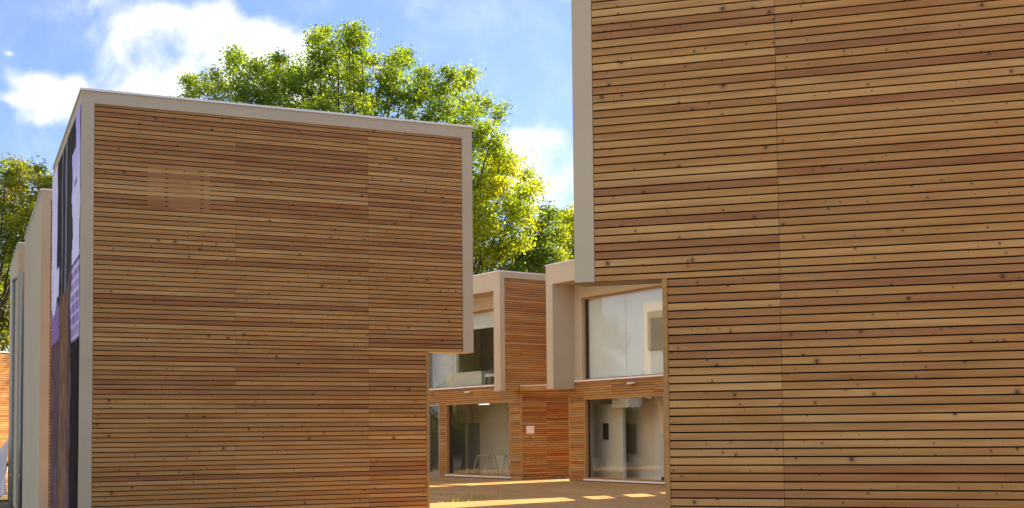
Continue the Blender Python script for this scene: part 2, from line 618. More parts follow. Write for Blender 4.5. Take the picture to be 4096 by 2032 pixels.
    hd.tube([(a + 0.12, SB + 0.03, 1.0), (a + 0.12, SB - 0.01, 1.0), (a + 0.12, SB - 0.01, 1.25), (a + 0.12, SB + 0.03, 1.25)], 0.012, 8)
    hd.build('handle', M['coping'], d)
    # wall lamp
    lm = MB()
    xl = W / 2 + (0.1 if interior != 'C' else 0.8)
    lm.box(xl - 0.18, xl + 0.18, SB - 0.13, SB - 0.045, 3.13, 3.17)
    lo = lm.build('wall_lamp', M['coping'], R, bevel=0.008)
    br = MB()
    br.box(xl + 0.10, xl + 0.16, SB - 0.045, SB + 0.002, 3.12, 3.16)
    br.build('bracket', M['zinc'], lo)

    # rooms
    yi = min(SB + 3.6, L - 0.5)
    for bx in ((0.25, W - 0.25, yi, yi + 0.1, 0.0, 2.95), (0.25, W - 0.25, yi, yi + 0.1, 3.2, H - 0.3),
               (0.252, 0.30, SB + 0.21, yi - 0.002, 0.0, 2.95), (W - 0.30, W - 0.252, SB + 0.21, yi - 0.002, 0.0, 2.95),
               (0.252, 0.30, SB + 0.21, yi - 0.002, 3.2, H - 0.3), (W - 0.30, W - 0.252, SB + 0.21, yi - 0.002, 3.2, H - 0.3)):
        iw = MB()
        iw.box(*bx)
        iw.build('interior_wall', M['inwall'], R)
    for za, zb_ in ((Z0, 0.02), (3.08, 3.32)):
        fl = MB()
        fl.box(0.30, W - 0.30, SB + 0.205, yi - 0.004, za, zb_)
        fl.build('interior_floor', M['infloor'], R)
    cl = MB()
    cl.box(0.30, W - 0.30, SB + 0.205, yi - 0.004, 2.86, 3.07)
    cl.build('ceiling', M['inwood'], R)
    bl = MB()
    zb = 5.5 if interior == 'C' else (3.42 if interior == 'D' else 4.6)
    bl.box(wx0 + 0.06, wx1 - 0.06, SB + 0.26, SB + 0.268, zb, 6.2)
    bl.box(wx0 + 0.06, wx1 - 0.06, SB + 0.255, SB + 0.273, zb - 0.03, zb)
    bl.build('roller_blind', M['blind'], uwin)
    return R


def frame2(d):
    return math.atan2(d[1], d[0])


def loc2w(o, th, x, y, z=0.0):
    c, s = math.cos(th), math.sin(th)
    return Vector((o[0] + c * x - s * y, o[1] + s * x + c * y, o[2] + z))


# inward (y) directions; x = (y.y, -y.x)
def th_from_in(iy):
    return math.atan2(-iy[0], iy[1])


A_in = (-0.914, -0.406)
thA = th_from_in(A_in)
LA = 6.78
oA = (-6.89 + 0.914 * LA, 19.87 + 0.406 * LA, 0)
A = cube_building('cube_building', oA, thA, 6.45,
                  'larch-clad cube building in the left foreground with a painted mural hung on its left wall', (0.9, 4.9), (5.35, 6.0), (0.8, 5.5), louvre=True, L=LA)

B_in = (0.958, -0.287)
thB = th_from_in(B_in)
WB = 6.2
pB = Vector((0.625, 12.24, 0))
xB = Vector((B_in[1], -B_in[0], 0))
oB = tuple(pB - xB * WB)
B = cube_building('cube_building', oB, thB, WB,
                  'nearest and largest larch-clad cube building, filling the right side of the picture', (0.9, 4.9), (5.2, 5.9), (0.8, 5.5))

xC = Vector((0.585, -0.811, 0))
thC = math.atan2(xC.y, xC.x)
WC = 8.0
oC = tuple(Vector((-0.40, 42.85, 0)) - xC * WC)
C = cube_building('cube_building', oC, thC, WC,
                  'distant cube building whose dark upper window has only a short white blind at its top', (3.15, 7.35), (1.85, 2.68), (0.8, 7.1), 'C')

xD = Vector((0.535, -0.845, 0))
thD = math.atan2(xD.y, xD.x)
WD = 6.9
oD = (1.16, 41.68, 0)
D = cube_building('cube_building', oD, thD, WD,
                  'distant cube building whose wide upper window is closed by a pale blind', (0.88, 5.05), (5.5, 6.3), (0.8, 6.1), 'D')

E_in = (-0.914, -0.406)
LE = 3.1  # unseen depth cut short so sun reaches the wall across the gap
oE = tuple(Vector((-10.58, 27.97, 0)) - Vector((*E_in, 0)) * LE)
thE = th_from_in(E_in)
WE = 7.6
E = cube_building('cube_building', oE, thE, WE,
                  'cube building just behind the mural wall, plain beige back wall and warm glowing edge', (0.9, 4.9), (5.35, 6.0), (0.8, 5.5), L=LE)
oF = tuple(Vector((-14.13, 35.65, 0)) - Vector((*E_in, 0)) * L)
thF = thE
F = cube_building('cube_building', oF, thF, 6.2,
                  'farthest cube building at the left edge, beige back wall with two grey downpipes', (0.9, 4.9), (5.35, 6.0), (0.8, 5.5))
oG = tuple(Vector((*oD[:2], 0)) + xD * (WD + 2.15))
G = cube_building('cube_building', oG, thD, 6.4,
                  'cube building hidden behind the big right hand one, casting its shadow on the deck', (0.88, 5.05), (5.3, 6.0), (0.8, 5.6))

# downpipes and camera on the back walls at far left (local frame of F / E: back wall at y = L)


def downpipe(parent, org, ux, uy, ztop):
    # org: wall point, ux: outward, uy: sideways (local, horizontal)
    org, ux, uy = Vector(org), Vector(ux), Vector(uy)
    t = MB()
    q = lambda o_, s_, z: org + ux * o_ + uy * s_ + Vector((0, 0, z))
    t.tube([q(-0.02, 0.16, ztop + 0.03), q(0.05, 0.15, ztop + 0.03), q(0.09, 0.07, ztop + 0.01), q(0.09, 0.015, ztop - 0.06), q(0.09, 0, ztop - 0.16), q(0.09, 0, 1.5), q(0.09, 0, Z0)], 0.055, 12)
    o = t.build('downpipe', M['zinc'], parent, smooth=True)
    for z in (ztop - 0.7, 2.55, 0.55):
        c = MB()
        c.tube([q(0.09, 0, z - 0.025), q(0.09, 0, z + 0.025)], 0.066, 12)
        c.build('pipe_clip', M['zinc'], o)


# ------------------------------------------------------------------ ground, deck
g = MB()
g.v = [(-600, -100, Z0 + 0.05), (600, -100, Z0 + 0.05), (600, 900, Z0 + 0.05), (-600, 900, Z0 + 0.05)]
g.uv = [(0, 0)] * 4
g.f = [(0, 1, 2, 3)]
tag(g.build('ground', M['gravel']), kind='structure')

dk = MB()
cD, sD = xD.x, xD.y
y = -24.0
inA = Vector((*A_in, 0))
while y < 6.0:
    x = -16.0 + random.uniform(0, 2)
    while x < 40.0:
        x1 = x + random.choice((3.0, 4.0, 4.5))
        p = [Vector((oD[0] + cD * q - sD * (y + 0.07), oD[1] + sD * q + cD * (y + 0.07), 0)) for q in (x, x1)]
        dd = [(q - Vector(oA)).dot(inA) for q in p]
        a, b = x, x1
        lim = 6.0
        if min(dd) < lim:
            if max(dd) > lim:
                t = (lim - dd[0]) / (dd[1] - dd[0])
                if dd[0] > lim:
                    a = x + t * (x1 - x)
                else:
                    b = x + t * (x1 - x)
            j = random.uniform(-0.0015, 0.0015)
            dk.box(a, b - 0.004, y, y + 0.131, -0.03, j)
        x = x1
    y += 0.14
deck = dk.build('courtyard_deck', M['deck'])
deck.location = (oD[0], oD[1], 0)
deck.rotation_euler = (0, 0, thD)
tag(deck, kind='structure')

# ------------------------------------------------------------------ timber link beams between cubes


def link_beam(p, q, w, h, label):
    p, q = Vector(p), Vector(q)
    d = q - p
    R = empty('link_beam', (p.x, p.y, p.z), math.atan2(d.y, d.x))
    tag(R, label, 'beam', 'timber link beams between the cubes')
    Lb = d.length
    a = MB()
    a.box(0, Lb, -w / 2, w / 2, -h, 0)
    a.build('timber', M['larch'], R)
    c = MB()
    c.box(0.0, Lb, -w / 2 - 0.015, w / 2 + 0.015, 0.002, 0.028)
    c.build('flashing', M['coping'], R)
    return R


pc = loc2w(oC, thC, WC, 0.75)
pd = loc2w(oD, thD, 0, 1.0)
link_beam((0.36, 43.40, 3.24), (pd.x - 0.002, pd.y, 3.24), 0.30, 0.16, 'low timber beam with white flashing spanning the gap between the two distant cubes')
SUN = Vector((0.74, 0.672, 0)).normalized()
EL = math.radians(34)
hb = 5.0
off = SUN * (hb / math.tan(EL))
for k, (p, q) in enumerate((((1.25, 32.7), (1.75, 29.72)), ((2.32, 33.72), (2.78, 30.5)), ((3.37, 34.9), (3.8, 31.7)))):  # unseen beams set where their shadows make the bars across the sunlit deck
    p, q = Vector((*p, hb)) + off, Vector((*q, hb)) + off
    d = (q - p).normalized()
    link_beam(p - d * 0.3, q + d * 0.3, 0.30, 0.12, ('first', 'second', 'third')[k] + ' unseen high timber beam, placed for its shadow bar on the deck')

# ------------------------------------------------------------------ things in and on the cubes


def thing_mesh(o, label, cat, group=None):
    return tag(o, label, cat, group)


def put(mb, name, mat, o, th, label, cat, group=None, **kw):
    ob = mb.build(name, mat, **kw)
    ob.location = o[:3]
    ob.rotation_euler = (0, 0, th)
    return tag(ob, label, cat, group)


# paper notices on the boards
b = MB()
b.box(WC + 0.002, WC + 0.008, 1.08, 1.42, 1.60, 1.87)
put(b, 'notice', M['paper'], oC, thC, 'square white notice pinned to the orange boards between the two distant cubes', 'notice')
b = MB()
b.box(5.17, 5.33, SB - 0.008, SB - 0.002, 1.12, 1.27)
put(b, 'notice', M['paper'], oD, thD, 'small white square sticker on the narrow boarded strip right of the ground window', 'notice')
b = MB()
b.box(5.25, 5.31, SB - 0.012, SB - 0.002, 1.66, 1.79)
put(b, 'door_bell', M['white'], oD, thD, 'tiny white bell plate above the square sticker on the boards', 'bell')

# trestles in C's ground floor


def trestle(x, y, label):
    R = empty('trestle', loc2w(oC, thC, x, y, 0.02), thC)
    tag(R, label, 'trestle', 'pine trestles behind the ground window')
    a = MB()
    a.bar((-0.42, 0, 0.78), (0.42, 0, 0.78), 0.07, 0.05)
    a.build('top_rail', M['pine'], R)
    for sx in (-0.36, 0.36):
        for sy in (-1, 1):
            a = MB()
            a.bar((sx, 0.02 * sy, 0.77), (sx + 0.05 * (1 if sx > 0 else -1), 0.26 * sy, 0.0), 0.045, 0.03)
            a.build('leg', M['pine'], R)
        a = MB()
        a.bar((sx * 1.05, -0.16, 0.28), (sx * 1.05, 0.16, 0.28), 0.03, 0.03)
        a.build('cross_bar', M['pine'], R)


trestle(4.2, SB + 1.0, 'left of two pale pine trestles behind the distant ground window')
trestle(5.12, SB + 1.1, 'right of two pale pine trestles behind the distant ground window')

# grey inner doors in C's ground floor back wall, lamp
b = MB()
b.box(0.31, 7.6, SB + 2.0, SB + 2.05, 0.021, 2.855)
b.build('partition', M['inwall'], C)
for x0, x1, zt in ((0.5, 1.5, 2.0), (1.75, 2.5, 2.05)):
    b = MB()
    b.box(x0, x1, SB + 1.95, SB + 1.998, 0.021, zt)
    b.build('inner_door', M['ingrey'], C)
for par, x in ((C, 3.9), (D, 2.6)):
    b = MB()
    b.box(x - 0.3, x + 0.3, SB + 1.2, SB + 1.32, 2.74, 2.80)
    lmp = b.build('ceiling_lamp', M['white'], par)
    b = MB()
    b.box(x - 0.28, x + 0.28, SB + 1.21, SB + 1.31, 2.715, 2.738)
    b.build('tube', M['lamp'] if par is C else M['white'], lmp)

# C's upper room: white partition on the left, cabinet, chair, bottles
b = MB()
b.box(0.32, 2.25, SB + 1.1, SB + 1.16, 3.33, 6.6)
b.build('partition', M['white'], C)
b = MB()
b.box(2.255, 2.42, SB + 1.1, SB + 1.16, 3.33, 6.6)
b.build('partition', M['ingrey'], C)
cb = empty('cabinet', loc2w(oC, thC, 3.55, SB + 0.7, 3.32), thC)
tag(cb, 'low white cabinet standing behind the distant upper window', 'cabinet')
b = MB()
b.box(-1.4, 1.0, 0, 0.42, 0.0, 0.60)
b.build('body', M['inwall'], cb)
b = MB()
b.box(-1.42, 1.02, -0.02, 0.44, 0.602, 0.63)
b.build('top', M['white'], cb)
ch = empty('chair', loc2w(oC, thC, 5.15, SB + 0.75, 3.32), thC)
tag(ch, 'grey padded chair beside the low cabinet behind the distant upper window', 'chair')
b = MB()
b.box(-0.32, 0.32, -0.1, 0.42, 0.38, 0.50)
b.build('seat', M['white'], ch, bevel=0.04)
b = MB()
b.box(-0.32, 0.32, 0.40, 0.50, 0.5, 0.95)
b.build('backrest', M['ingrey'], ch, bevel=0.03)
for sx in (-0.26, 0.26):
    for sy in (-0.05, 0.42):
        b = MB()
        b.bar((sx, sy, 0.38), (sx * 1.1, sy, 0.0), 0.035, 0.035)
        b.build('leg', M['black'], ch)
for k, xx in enumerate((1.62, 1.86)):
    bo = empty('bottle', loc2w(oC, thC, xx, SB + 0.5, 3.32), thC)
    tag(bo, ('left' if k == 0 else 'right') + ' of two clear plastic bottles on the floor behind the distant upper window', 'bottle', 'plastic bottles at the window')
    b = MB()
    b.lathe((0, 0, 0), [(0.04, 0), (0.048, 0.02), (0.048, 0.22), (0.02, 0.30), (0.018, 0.33)])
    b.build('body', M['bottle'], bo, smooth=True)
    b = MB()
    b.lathe((0, 0, 0), [(0.022, 0.33), (0.022, 0.36)])
    b.build('cap', M['white'], bo)

# D: leaning beige board behind the upper glass, strip, ground floor partition with a dark plaque
b = MB()
b.box(4.05, 5.6, SB + 0.20, SB + 0.235, 4.15, 5.35)
put(b, 'display_board', M['board'], oD, thD, 'beige board hanging against the pale blind in the distant upper window', 'board')
b = MB()
b.box(0.31, 1.87, SB + 0.85, SB + 0.90, 0.021, 2.55)
pp = b.build('partition', M['inwall'], D)
b = MB()
b.box(1.875, 1.93, SB + 0.80, SB + 0.92, 0.021, 2.60)
b.build('partition_edge', M['white'], pp)
b = MB()
b.box(0.32, 1.85, SB + 0.78, SB + 0.846, 0.04, 0.32)
b.build('floor_light_patch', M['pine'], pp)  # pale block standing in for a patch of light near the floor
b = MB()
b.box(0.82, 1.10, SB + 0.81, SB + 0.846, 1.38, 1.92)
put(b, 'plaque', M['plaque'], oD, thD, 'dark brown rectangular plaque hung behind the distant ground window', 'plaque')
b = MB()
b.box(1.9, 2.8, SB + 0.40, SB + 0.80, 2.42, 2.74)
b.build('ventilation_box', M['white'], D)
b = MB()
b.box(0.31, 6.58, SB + 1.5, SB + 1.56, 0.021, 2.855)
b.build('partition', M['inwall'], D)
b = MB()
b.box(2.80, 3.3, SB + 1.42, SB + 1.495, 0.021, 2.855)
b.build('pillar', M['white'], D)
b = MB()
b.box(1.25, 1.75, SB + 1.47, SB + 1.499, 0.9, 1.9)
b.build('wall_panel', M['board'], D)
b = MB()
b.box(4.83, 4.98, SB + 0.03, SB + 0.13, 0.142, 0.25)
put(b, 'floor_box', M['black'], oD, thD, 'small black box in the lower right corner of the distant ground window', 'box')

# ------------------------------------------------------------------ mural on A's back wall
Wm, z0m, z1m = 6.42, Z0 + 0.05, 6.98
NU, NZ = 72, 190
us = np.linspace(0.03, Wm, NU)
zs = np.linspace(z0m, z1m, NZ)
SR = lambda r, g_, b_: np.array([((c / 255 + 0.055) / 1.055) ** 2.4 if c > 10 else c / 3294 for c in (r, g_, b_)])
st1 = np.cumsum(rng.normal(0, 1, NU)); st1 = (st1 - st1.min()) / np.ptp(st1)
nzA = rng.random((NU, 40)); nzB = rng.random((NU, 14))


def vn(arr, i, t):
    k = t * (arr.shape[1] - 1)
    a = int(k); fkt = k - a
    return arr[i, a] * (1 - fkt) + arr[i, min(a + 1, arr.shape[1] - 1)] * fkt


LAV, LAV2 = SR(224, 220, 252), SR(180, 172, 248)
GREY, BRN, ORG, BLK, TIL, PUR = SR(66, 62, 58), SR(118, 94, 78), SR(156, 116, 88), SR(42, 34, 32), SR(160, 134, 190), SR(132, 106, 116)


def mural_col(i, u, z):
    t = (z - z0m) / (z1m - z0m)
    n = vn(nzA, i, t); nb = vn(nzB, i, t)
    e1 = 1.5 + 0.12 * math.sin(z * 2.1) + 0.06 * math.sin(z * 7)
    if u < e1 and z > 4.55:
        if z > 6.45 and u > 0.75 + 0.3 * (z - 6.45):
            c = GREY * (0.7 + 0.5 * n)
        else:
            k = min(1, max(0, (z - 5.6) / 1.2))
            c = LAV * (1 - k) + LAV2 * k
            c = c * (0.88 + 0.18 * nb)
            if abs(z - 5.85) < 0.05 and abs(u - 0.8) < 0.25:
                c = c * 0.45
    elif u < e1 and z > 3.22:
        gl = (abs(((z * 5.2) % 1) - 0.5) > 0.36) or (abs(((u * 3.2 + 0.1 * math.sin(z * 3)) % 1) - 0.5) > 0.40)
        c = LAV * 0.75 if gl else TIL * (0.6 + 0.5 * n)
        if z > 4.5:
            c = BLK
    elif u < e1 + 0.1:
        c = BLK * (0.6 + 1.3 * n) + (0.02 if n > 0.9 else 0)
    elif u > 4.9 + 0.35 * max(0, 5.6 - z) * 0 - (0.5 if z < 4.9 else 0) and z > 4.2 + 0.15 * math.sin(u * 3):
        c = LAV * (0.85 + 0.2 * nb)
    elif z > 4.1 + 0.5 * st1[i]:
        c = GREY * (0.55 + 0.6 * st1[i] * 0.6 + 0.45 * n)
        if 2.6 < u < 2.95 or 3.6 < u < 3.8:
            c = c * 0.5 + LAV * 0.28 * (1 if z > 5 or n > 0.4 else 0.4)
    elif u > 4.3 and z > 3.5:
        c = TIL * (0.45 + 0.5 * (((z * 9 + u) % 1) > 0.4))
    else:
        k = nb
        c = BRN * (1 - k) + ORG * k if (2.2 < u < 4.0) else BRN * 0.6 * (1 - k) + PUR * k
        c = c * (0.45 + 0.75 * n)
    return np.clip(c, 0.004, 1)


verts, faces, cols = [], [], []
for i, u in enumerate(us):
    for j, z in enumerate(zs):
        wv = 0.007 * math.sin(z * 1.7 + u) + 0.003 * math.sin(z * 5.3)
        uu = u + (0.02 * math.sin(z * 1.3 + 0.6) + 0.015 * math.sin(z * 3.1) if i == 0 else 0)
        verts.append((uu, 0.008 + abs(wv), z))
        cols.append(mural_col(i, u, z))
for i in range(NU - 1):
    for j in range(NZ - 1):
        a = i * NZ + j
        faces.append((a, a + 1, a + NZ + 1, a + NZ))
me = bpy.data.meshes.new('mural')
me.from_pydata(verts, [], faces)
ca = me.color_attributes.new('print', 'FLOAT_COLOR', 'POINT')
ca.data.foreach_set('color', np.concatenate([np.array(cols), np.ones((len(cols), 1))], 1).astype(np.float32).ravel())
me.materials.append(M['mural'])
mo = bpy.data.objects.new('mural', me)
COL.objects.link(mo)
sf = mo.modifiers.new('sheet', 'SOLIDIFY')
sf.thickness = 0.006
mo.location = loc2w(oA, thA, 0, LA)
mo.rotation_euler = (0, 0, thA)
tag(mo, 'tall lavender, grey and brown printed mural sheet hung on the left foreground cube', 'mural')

# ------------------------------------------------------------------ far left: timber screen, plastic sheet, pipes
downpipe(F, (1.0, L, 0), (0, 1, 0), (-1, 0, 0), 6.25)
downpipe(F, (0, L - 0.10, 0), (-1, 0, 0), (0, -0.4, 0), 6.35)
sc_ = empty('security_camera', loc2w(oE, thE, WE, LE - 0.3, 7.0), thE - math.pi / 2)
tag(sc_, 'small dark security camera fixed high on the beige wall at far left', 'security camera')
b = MB()
b.bar((0, 0, 0), (0, 0.25, 0.0), 0.03, 0.03)
b.build('arm', M['zinc'], sc_)
b = MB()
b.tube([(-0.02, 0.22, -0.02), (0.05, 0.50, -0.06)], [0.06, 0.07], 12)
b.build('housing', M['black'], sc_, smooth=True)

thH = math.atan2(0.97, 0.25)
oH = (-18.2, 40.0, Z0)
hh = empty('timber_screen', oH, thH)
tag(hh, 'sunlit orange slatted timber wall at the far left edge', 'wall')
b = MB()
b.box(0, 6.5, 0.03, 0.15, 0, 5.0)
b.build('core', M['dark'], hh)
b = MB()
z = 4.95
zz0 = 0.0
rows(b, 'x', 0.0, 0.028, 0.0, 6.5, 0.0, 4.96, [2.2, 4.4])
b.build('cladding', M['larch'], hh)
b = MB()
b.box(-0.02, 6.52, -0.02, 0.17, 5.002, 5.04)
b.build('coping', M['coping'], hh)

# crumpled plastic sheet slumped against the foot of F's back wall
verts, faces = [], []
nu, nv = 26, 26
pL = loc2w(oF, thF, 6.0, L + 0.04)
for i in range(nu):
    for j in range(nv):
        a, t = i / (nu - 1), j / (nv - 1)
        x = 4.6 + a * 2.6
        top = 0.2 + 1.9 * (1 - abs(a - 0.30) / 0.70 if a > 0.3 else a / 0.3) ** 1.3
        zt = max(0.06, top * (1 - t) ** 0.8)
        y = L + 0.06 + 0.95 * t * (0.7 + 0.3 * math.sin(a * 5)) + 0.05 * math.sin(a * 17 + t * 5) + 0.03 * math.sin(t * 21 + a * 9)
        verts.append((x, y, Z0 + 0.06 + zt + 0.03 * math.sin(a * 23 + t * 14)))
for i in range(nu - 1):
    for j in range(nv - 1):
        a = i * nv + j
        faces.append((a, a + nv, a + nv + 1, a + 1))
me = bpy.data.meshes.new('plastic_sheet')
me.from_pydata(verts, [], faces)
me.polygons.foreach_set('use_smooth', [True] * len(me.polygons))
me.materials.append(M['tarp'])
ps = bpy.data.objects.new('plastic_sheet', me)
COL.objects.link(ps)
sf = ps.modifiers.new('sheet', 'SOLIDIFY')
sf.thickness = 0.008
ps.location = oF
ps.rotation_euler = (0, 0, thF)
tag(ps, 'crumpled white plastic sheet slumped on gravel at the foot of the far left wall', 'plastic sheet')

# rubble at the foot of C's side wall, grass through the deck
b = MB()
for k in range(60):
    cx, cy, r_ = WC + 0.1 + abs(random.gauss(0, 0.22)), random.uniform(2.2, 4.0), random.uniform(0.02, 0.07)
    b0 = len(b.v)
    for (dx, dy, dz) in ((1, 0, 0), (0, 1, 0), (-1, 0, 0), (0, -1, 0), (0, 0, 1), (0, 0, -0.4)):
        q = r_ * random.uniform(0.7, 1.2)
        b.v.append((cx + dx * q, cy + dy * q, r_ * 0.3 + dz * q))
        b.uv.append((0, 0))
    for f in ((0, 1, 4), (1, 2, 4), (2, 3, 4), (3, 0, 4), (1, 0, 5), (2, 1, 5), (3, 2, 5), (0, 3, 5)):
        b.f.append(tuple(b0 + i for i in f))
o = b.build('rubble', M['stone'])
o.location = oC
o.rotation_euler = (0, 0, thC)
tag(o, 'small grey stones swept against the boards between the distant cubes', 'rubble', kind='stuff')

b = MB()


def ground_pt(px, py):
    d = _f + _r * ((px - 2048) / FPX) + _u * ((1016 + SHIFT - py) / FPX)
    return EYE + d * (-1.6 / d.z)


for (px, py, n, hgt) in ((1820, 2004, 26, 0.24), (1840, 2006, 20, 0.14), (1868, 1999, 20, 0.16), (1885, 1998, 24, 0.26), (1905, 1997, 18, 0.13),
                         (1930, 1996, 26, 0.18), (1950, 1995, 18, 0.14), (1990, 1992, 16, 0.16), (2024, 1991, 18, 0.24), (1720, 1985, 26, 0.10),
                         (1850, 1982, 24, 0.10), (2115, 1918, 14, 0.10), (1780, 2010, 18, 0.1), (2006, 1994, 10, 0.1)):
    c = ground_pt(px, py)
    for k in range(n // 3):
        x, y = c.x + random.gauss(0, 0.13), c.y + random.gauss(0, 0.25)
        a = random.uniform(0, 6.28)
        h_ = hgt * random.uniform(0.4, 1.1)
        ln = random.uniform(0.1, 0.5) * h_
        wx, wy = 0.009 * math.cos(a), 0.009 * math.sin(a)
        b0 = len(b.v)
        lx, ly = -math.sin(a) * ln, math.cos(a) * ln
        b.v += [(x - wx, y - wy, 0), (x + wx, y + wy, 0), (x + wx * 0.7 + lx * 0.4, y + wy * 0.7 + ly * 0.4, h_ * 0.6),
                (x - wx * 0.7 + lx * 0.4, y - wy * 0.7 + ly * 0.4, h_ * 0.6), (x + lx, y + ly, h_)]
        b.uv += [(0, 0)] * 5
        b.f += [(b0, b0 + 1, b0 + 2, b0 + 3), (b0 + 3, b0 + 2, b0 + 4)]
tag(b.build('grass', M['grass']), 'sparse bright grass blades growing through the deck joints', 'grass', kind='stuff')

# ------------------------------------------------------------------ trees


def make_tree(name, label, cat_mat, clumps, trunk_base, leaf, dens, twig=0.42, group='trees behind the buildings'):
    """clumps: list of (centre Vector, radius); leaves gather round twig ends spread through each clump"""
    R = empty(name, trunk_base)
    tag(R, label, 'tree', group)
    B0 = Vector(trunk_base)
    tr = MB()
    cs = [c for c, r in clumps]
    cen = sum(cs, Vector()) / len(cs)
    zmin = min(c.z - r for c, r in clumps)
    fork = Vector((B0.x * 0.5 + cen.x * 0.5, B0.y * 0.5 + cen.y * 0.5, B0.z + max(2.5, (cen.z - B0.z) * 0.45)))
    hgt = max(c.z for c in cs) - B0.z
    r0 = hgt * 0.022
    tr.tube([(0, 0, -0.2), (0.05, 0, 0.6), *[tuple((fork - B0) * k + Vector((random.uniform(-.1, .1), 0, 0))) for k in (0.5, 1.0)]], [r0 * 1.4, r0 * 1.05, r0 * 0.9, r0 * 0.75], 12)
    V, Fc = [], []
    tw_all = []
    for c, r in clumps:
        p0 = fork - B0
        p3 = c - B0
        d = p3 - p0
        mid1 = p0 + d * 0.35 + Vector((random.uniform(-.3, .3), random.uniform(-.3, .3), d.length * 0.10))
        mid2 = p0 + d * 0.7 + Vector((random.uniform(-.3, .3), random.uniform(-.3, .3), d.length * 0.06))
        rl = 0.025 + 0.035 * r
        tr.tube([p0, mid1, mid2, p3], [rl * 1.5, rl, rl * 0.75, rl * 0.45], 7)
        nt = max(6, int(1.45 * dens * r * r / (twig * twig)))
        for k in range(nt):
            v = Vector(rng.normal(0, 1, 3)).normalized()
            q = p3 + Vector((v.x, v.y, v.z * 0.9)) * r * (random.uniform(0.25, 1.12) ** 0.6)
            tw_all.append((q, r))
            if k % 2 == 0:
                m_ = (p3 + q) * 0.5 + Vector((random.uniform(-.1, .1), random.uniform(-.1, .1), 0.1))
                tr.tube([p3 + (q - p3) * 0.05, m_, q], [rl * 0.32, rl * 0.2, 0.008], 4)
    tr.build('trunk', M['bark'], R, smooth=True)
    Q = np.array([list(q) for q, r in tw_all])
    per = 66
    n = len(Q) * per
    base = np.repeat(Q, per, 0)
    spread = np.repeat(np.clip(rng.normal(1, 0.25, len(Q)), 0.5, 1.6), per)[:, None]
    P = base + rng.normal(0, twig * 0.5, (n, 3)) * spread * np.array([1, 1, 0.75])
    # leaf frames: face roughly up and outward with a wide scatter
    N = rng.normal(0, 0.75, (n, 3)) + np.array([0.0, 0.0, 0.55])
    N /= np.linalg.norm(N, axis=1)[:, None]
    T = rng.normal(0, 1, (n, 3))
    T -= (T * N).sum(1)[:, None] * N
    T /= np.linalg.norm(T, axis=1)[:, None]
    Bn = np.cross(N, T)
    s = (leaf * rng.uniform(0.6, 1.25, n))[:, None]
    v0 = P - T * s * 0.5
    v1 = P + Bn * s * 0.33 - T * s * 0.05 + N * s * 0.08
    v2 = P + T * s * 0.55 - N * s * 0.10
    v3 = P - Bn * s * 0.33 - T * s * 0.05 + N * s * 0.08
    verts = np.stack([v0, v1, v2, v3], 1).reshape(-1, 3)
    me = bpy.data.meshes.new('crown')
    me.vertices.add(n * 4)
    me.vertices.foreach_set('co', verts.astype(np.float32).ravel())
    me.loops.add(n * 4)
    me.loops.foreach_set('vertex_index', np.arange(n * 4, dtype=np.int32))
    me.polygons.add(n)
    me.polygons.foreach_set('loop_start', np.arange(0, n * 4, 4, dtype=np.int32))
    me.polygons.foreach_set('loop_total', np.full(n, 4, dtype=np.int32))
    me.update(calc_edges=True)
    me.materials.append(cat_mat)
    o = bpy.data.objects.new('crown', me)
    COL.objects.link(o)
    o.parent = R
    return R


def clumpset(lst, Y, jit):
    out = []
    for (x, y, r) in lst:
        yy = Y + random.uniform(-jit, jit)
        out.append((at(x * 1.59, y * 1.59, yy), r * 1.59 * yy / FPX))
    return out


T1 = [(880, 112, 42), (850, 150, 55), (890, 175, 55), (805, 165, 48), (800, 110, 26), (745, 195, 55), (690, 190, 34), (700, 160, 22), (595, 165, 30), (560, 205, 40), (512, 235, 32),
      (620, 210, 45), (650, 245, 50), (700, 240, 62), (780, 235, 70), (870, 240, 75), (950, 230, 58), (1010, 165, 36), (990, 200, 40), (1010, 245, 62),
      (1070, 225, 45), (1130, 205, 34), (1170, 210, 28), (1160, 255, 45), (1215, 265, 30), (1258, 285, 18), (1090, 280, 62), (1180, 310, 48), (570, 245, 40),
      (900, 340, 110), (760, 330, 100), (1050, 360, 100), (640, 310, 70), (1130, 390, 90), (1230, 340, 42), (960, 430, 100), (887, 78, 13), (872, 92, 18), (818, 82, 12), (800, 92, 18), (908, 100, 22), (590, 136, 12), (585, 150, 16), (640, 170, 14), (655, 186, 18), (480, 240, 14), (476, 206, 9), (1015, 142, 14), (1000, 152, 18), (1140, 190, 12), (1186, 186, 10), (700, 155, 12), (940, 160, 18), (1065, 190, 14)]
OAK_TREE = make_tree('oak_tree', 'large green oak rising behind the left foreground cube, the tallest tree', M['oak'], clumpset(T1, 60, 3.2), (-7.5, 60, Z0), 0.148, 3.3, 0.46)
T2 = [(1235, 355, 40), (1225, 410, 50), (1280, 425, 42), (1210, 465, 55), (1310, 455, 34), (1265, 480, 50), (1330, 490, 26), (1290, 530, 50), (1215, 545, 60),
      (1330, 545, 34), (1240, 610, 60), (1300, 600, 48), (1210, 660, 50), (1170, 480, 60), (1150, 580, 70), (1345, 470, 14), (1260, 395, 30)]
make_tree('yellow_tree', 'bright yellow-green tree catching the sun right of the left foreground cube', M['yel'], clumpset(T2, 62, 2.2), (-5.0, 63, Z0), 0.148, 3.6, 0.44)
T3 = [(1375, 545, 30), (1360, 590, 42), (1330, 625, 46), (1290, 655, 48), (1345, 665, 44), (1390, 640, 40), (1240, 690, 44), (1400, 590, 32), (1300, 700, 50), (1390, 690, 40)]
make_tree('dark_tree', 'dull green bushy tree low above the roofs of the distant cubes', M['drk'], clumpset(T3, 66, 2.0), (3.0 - 12, 67, Z0), 0.148, 4.6, 0.42)
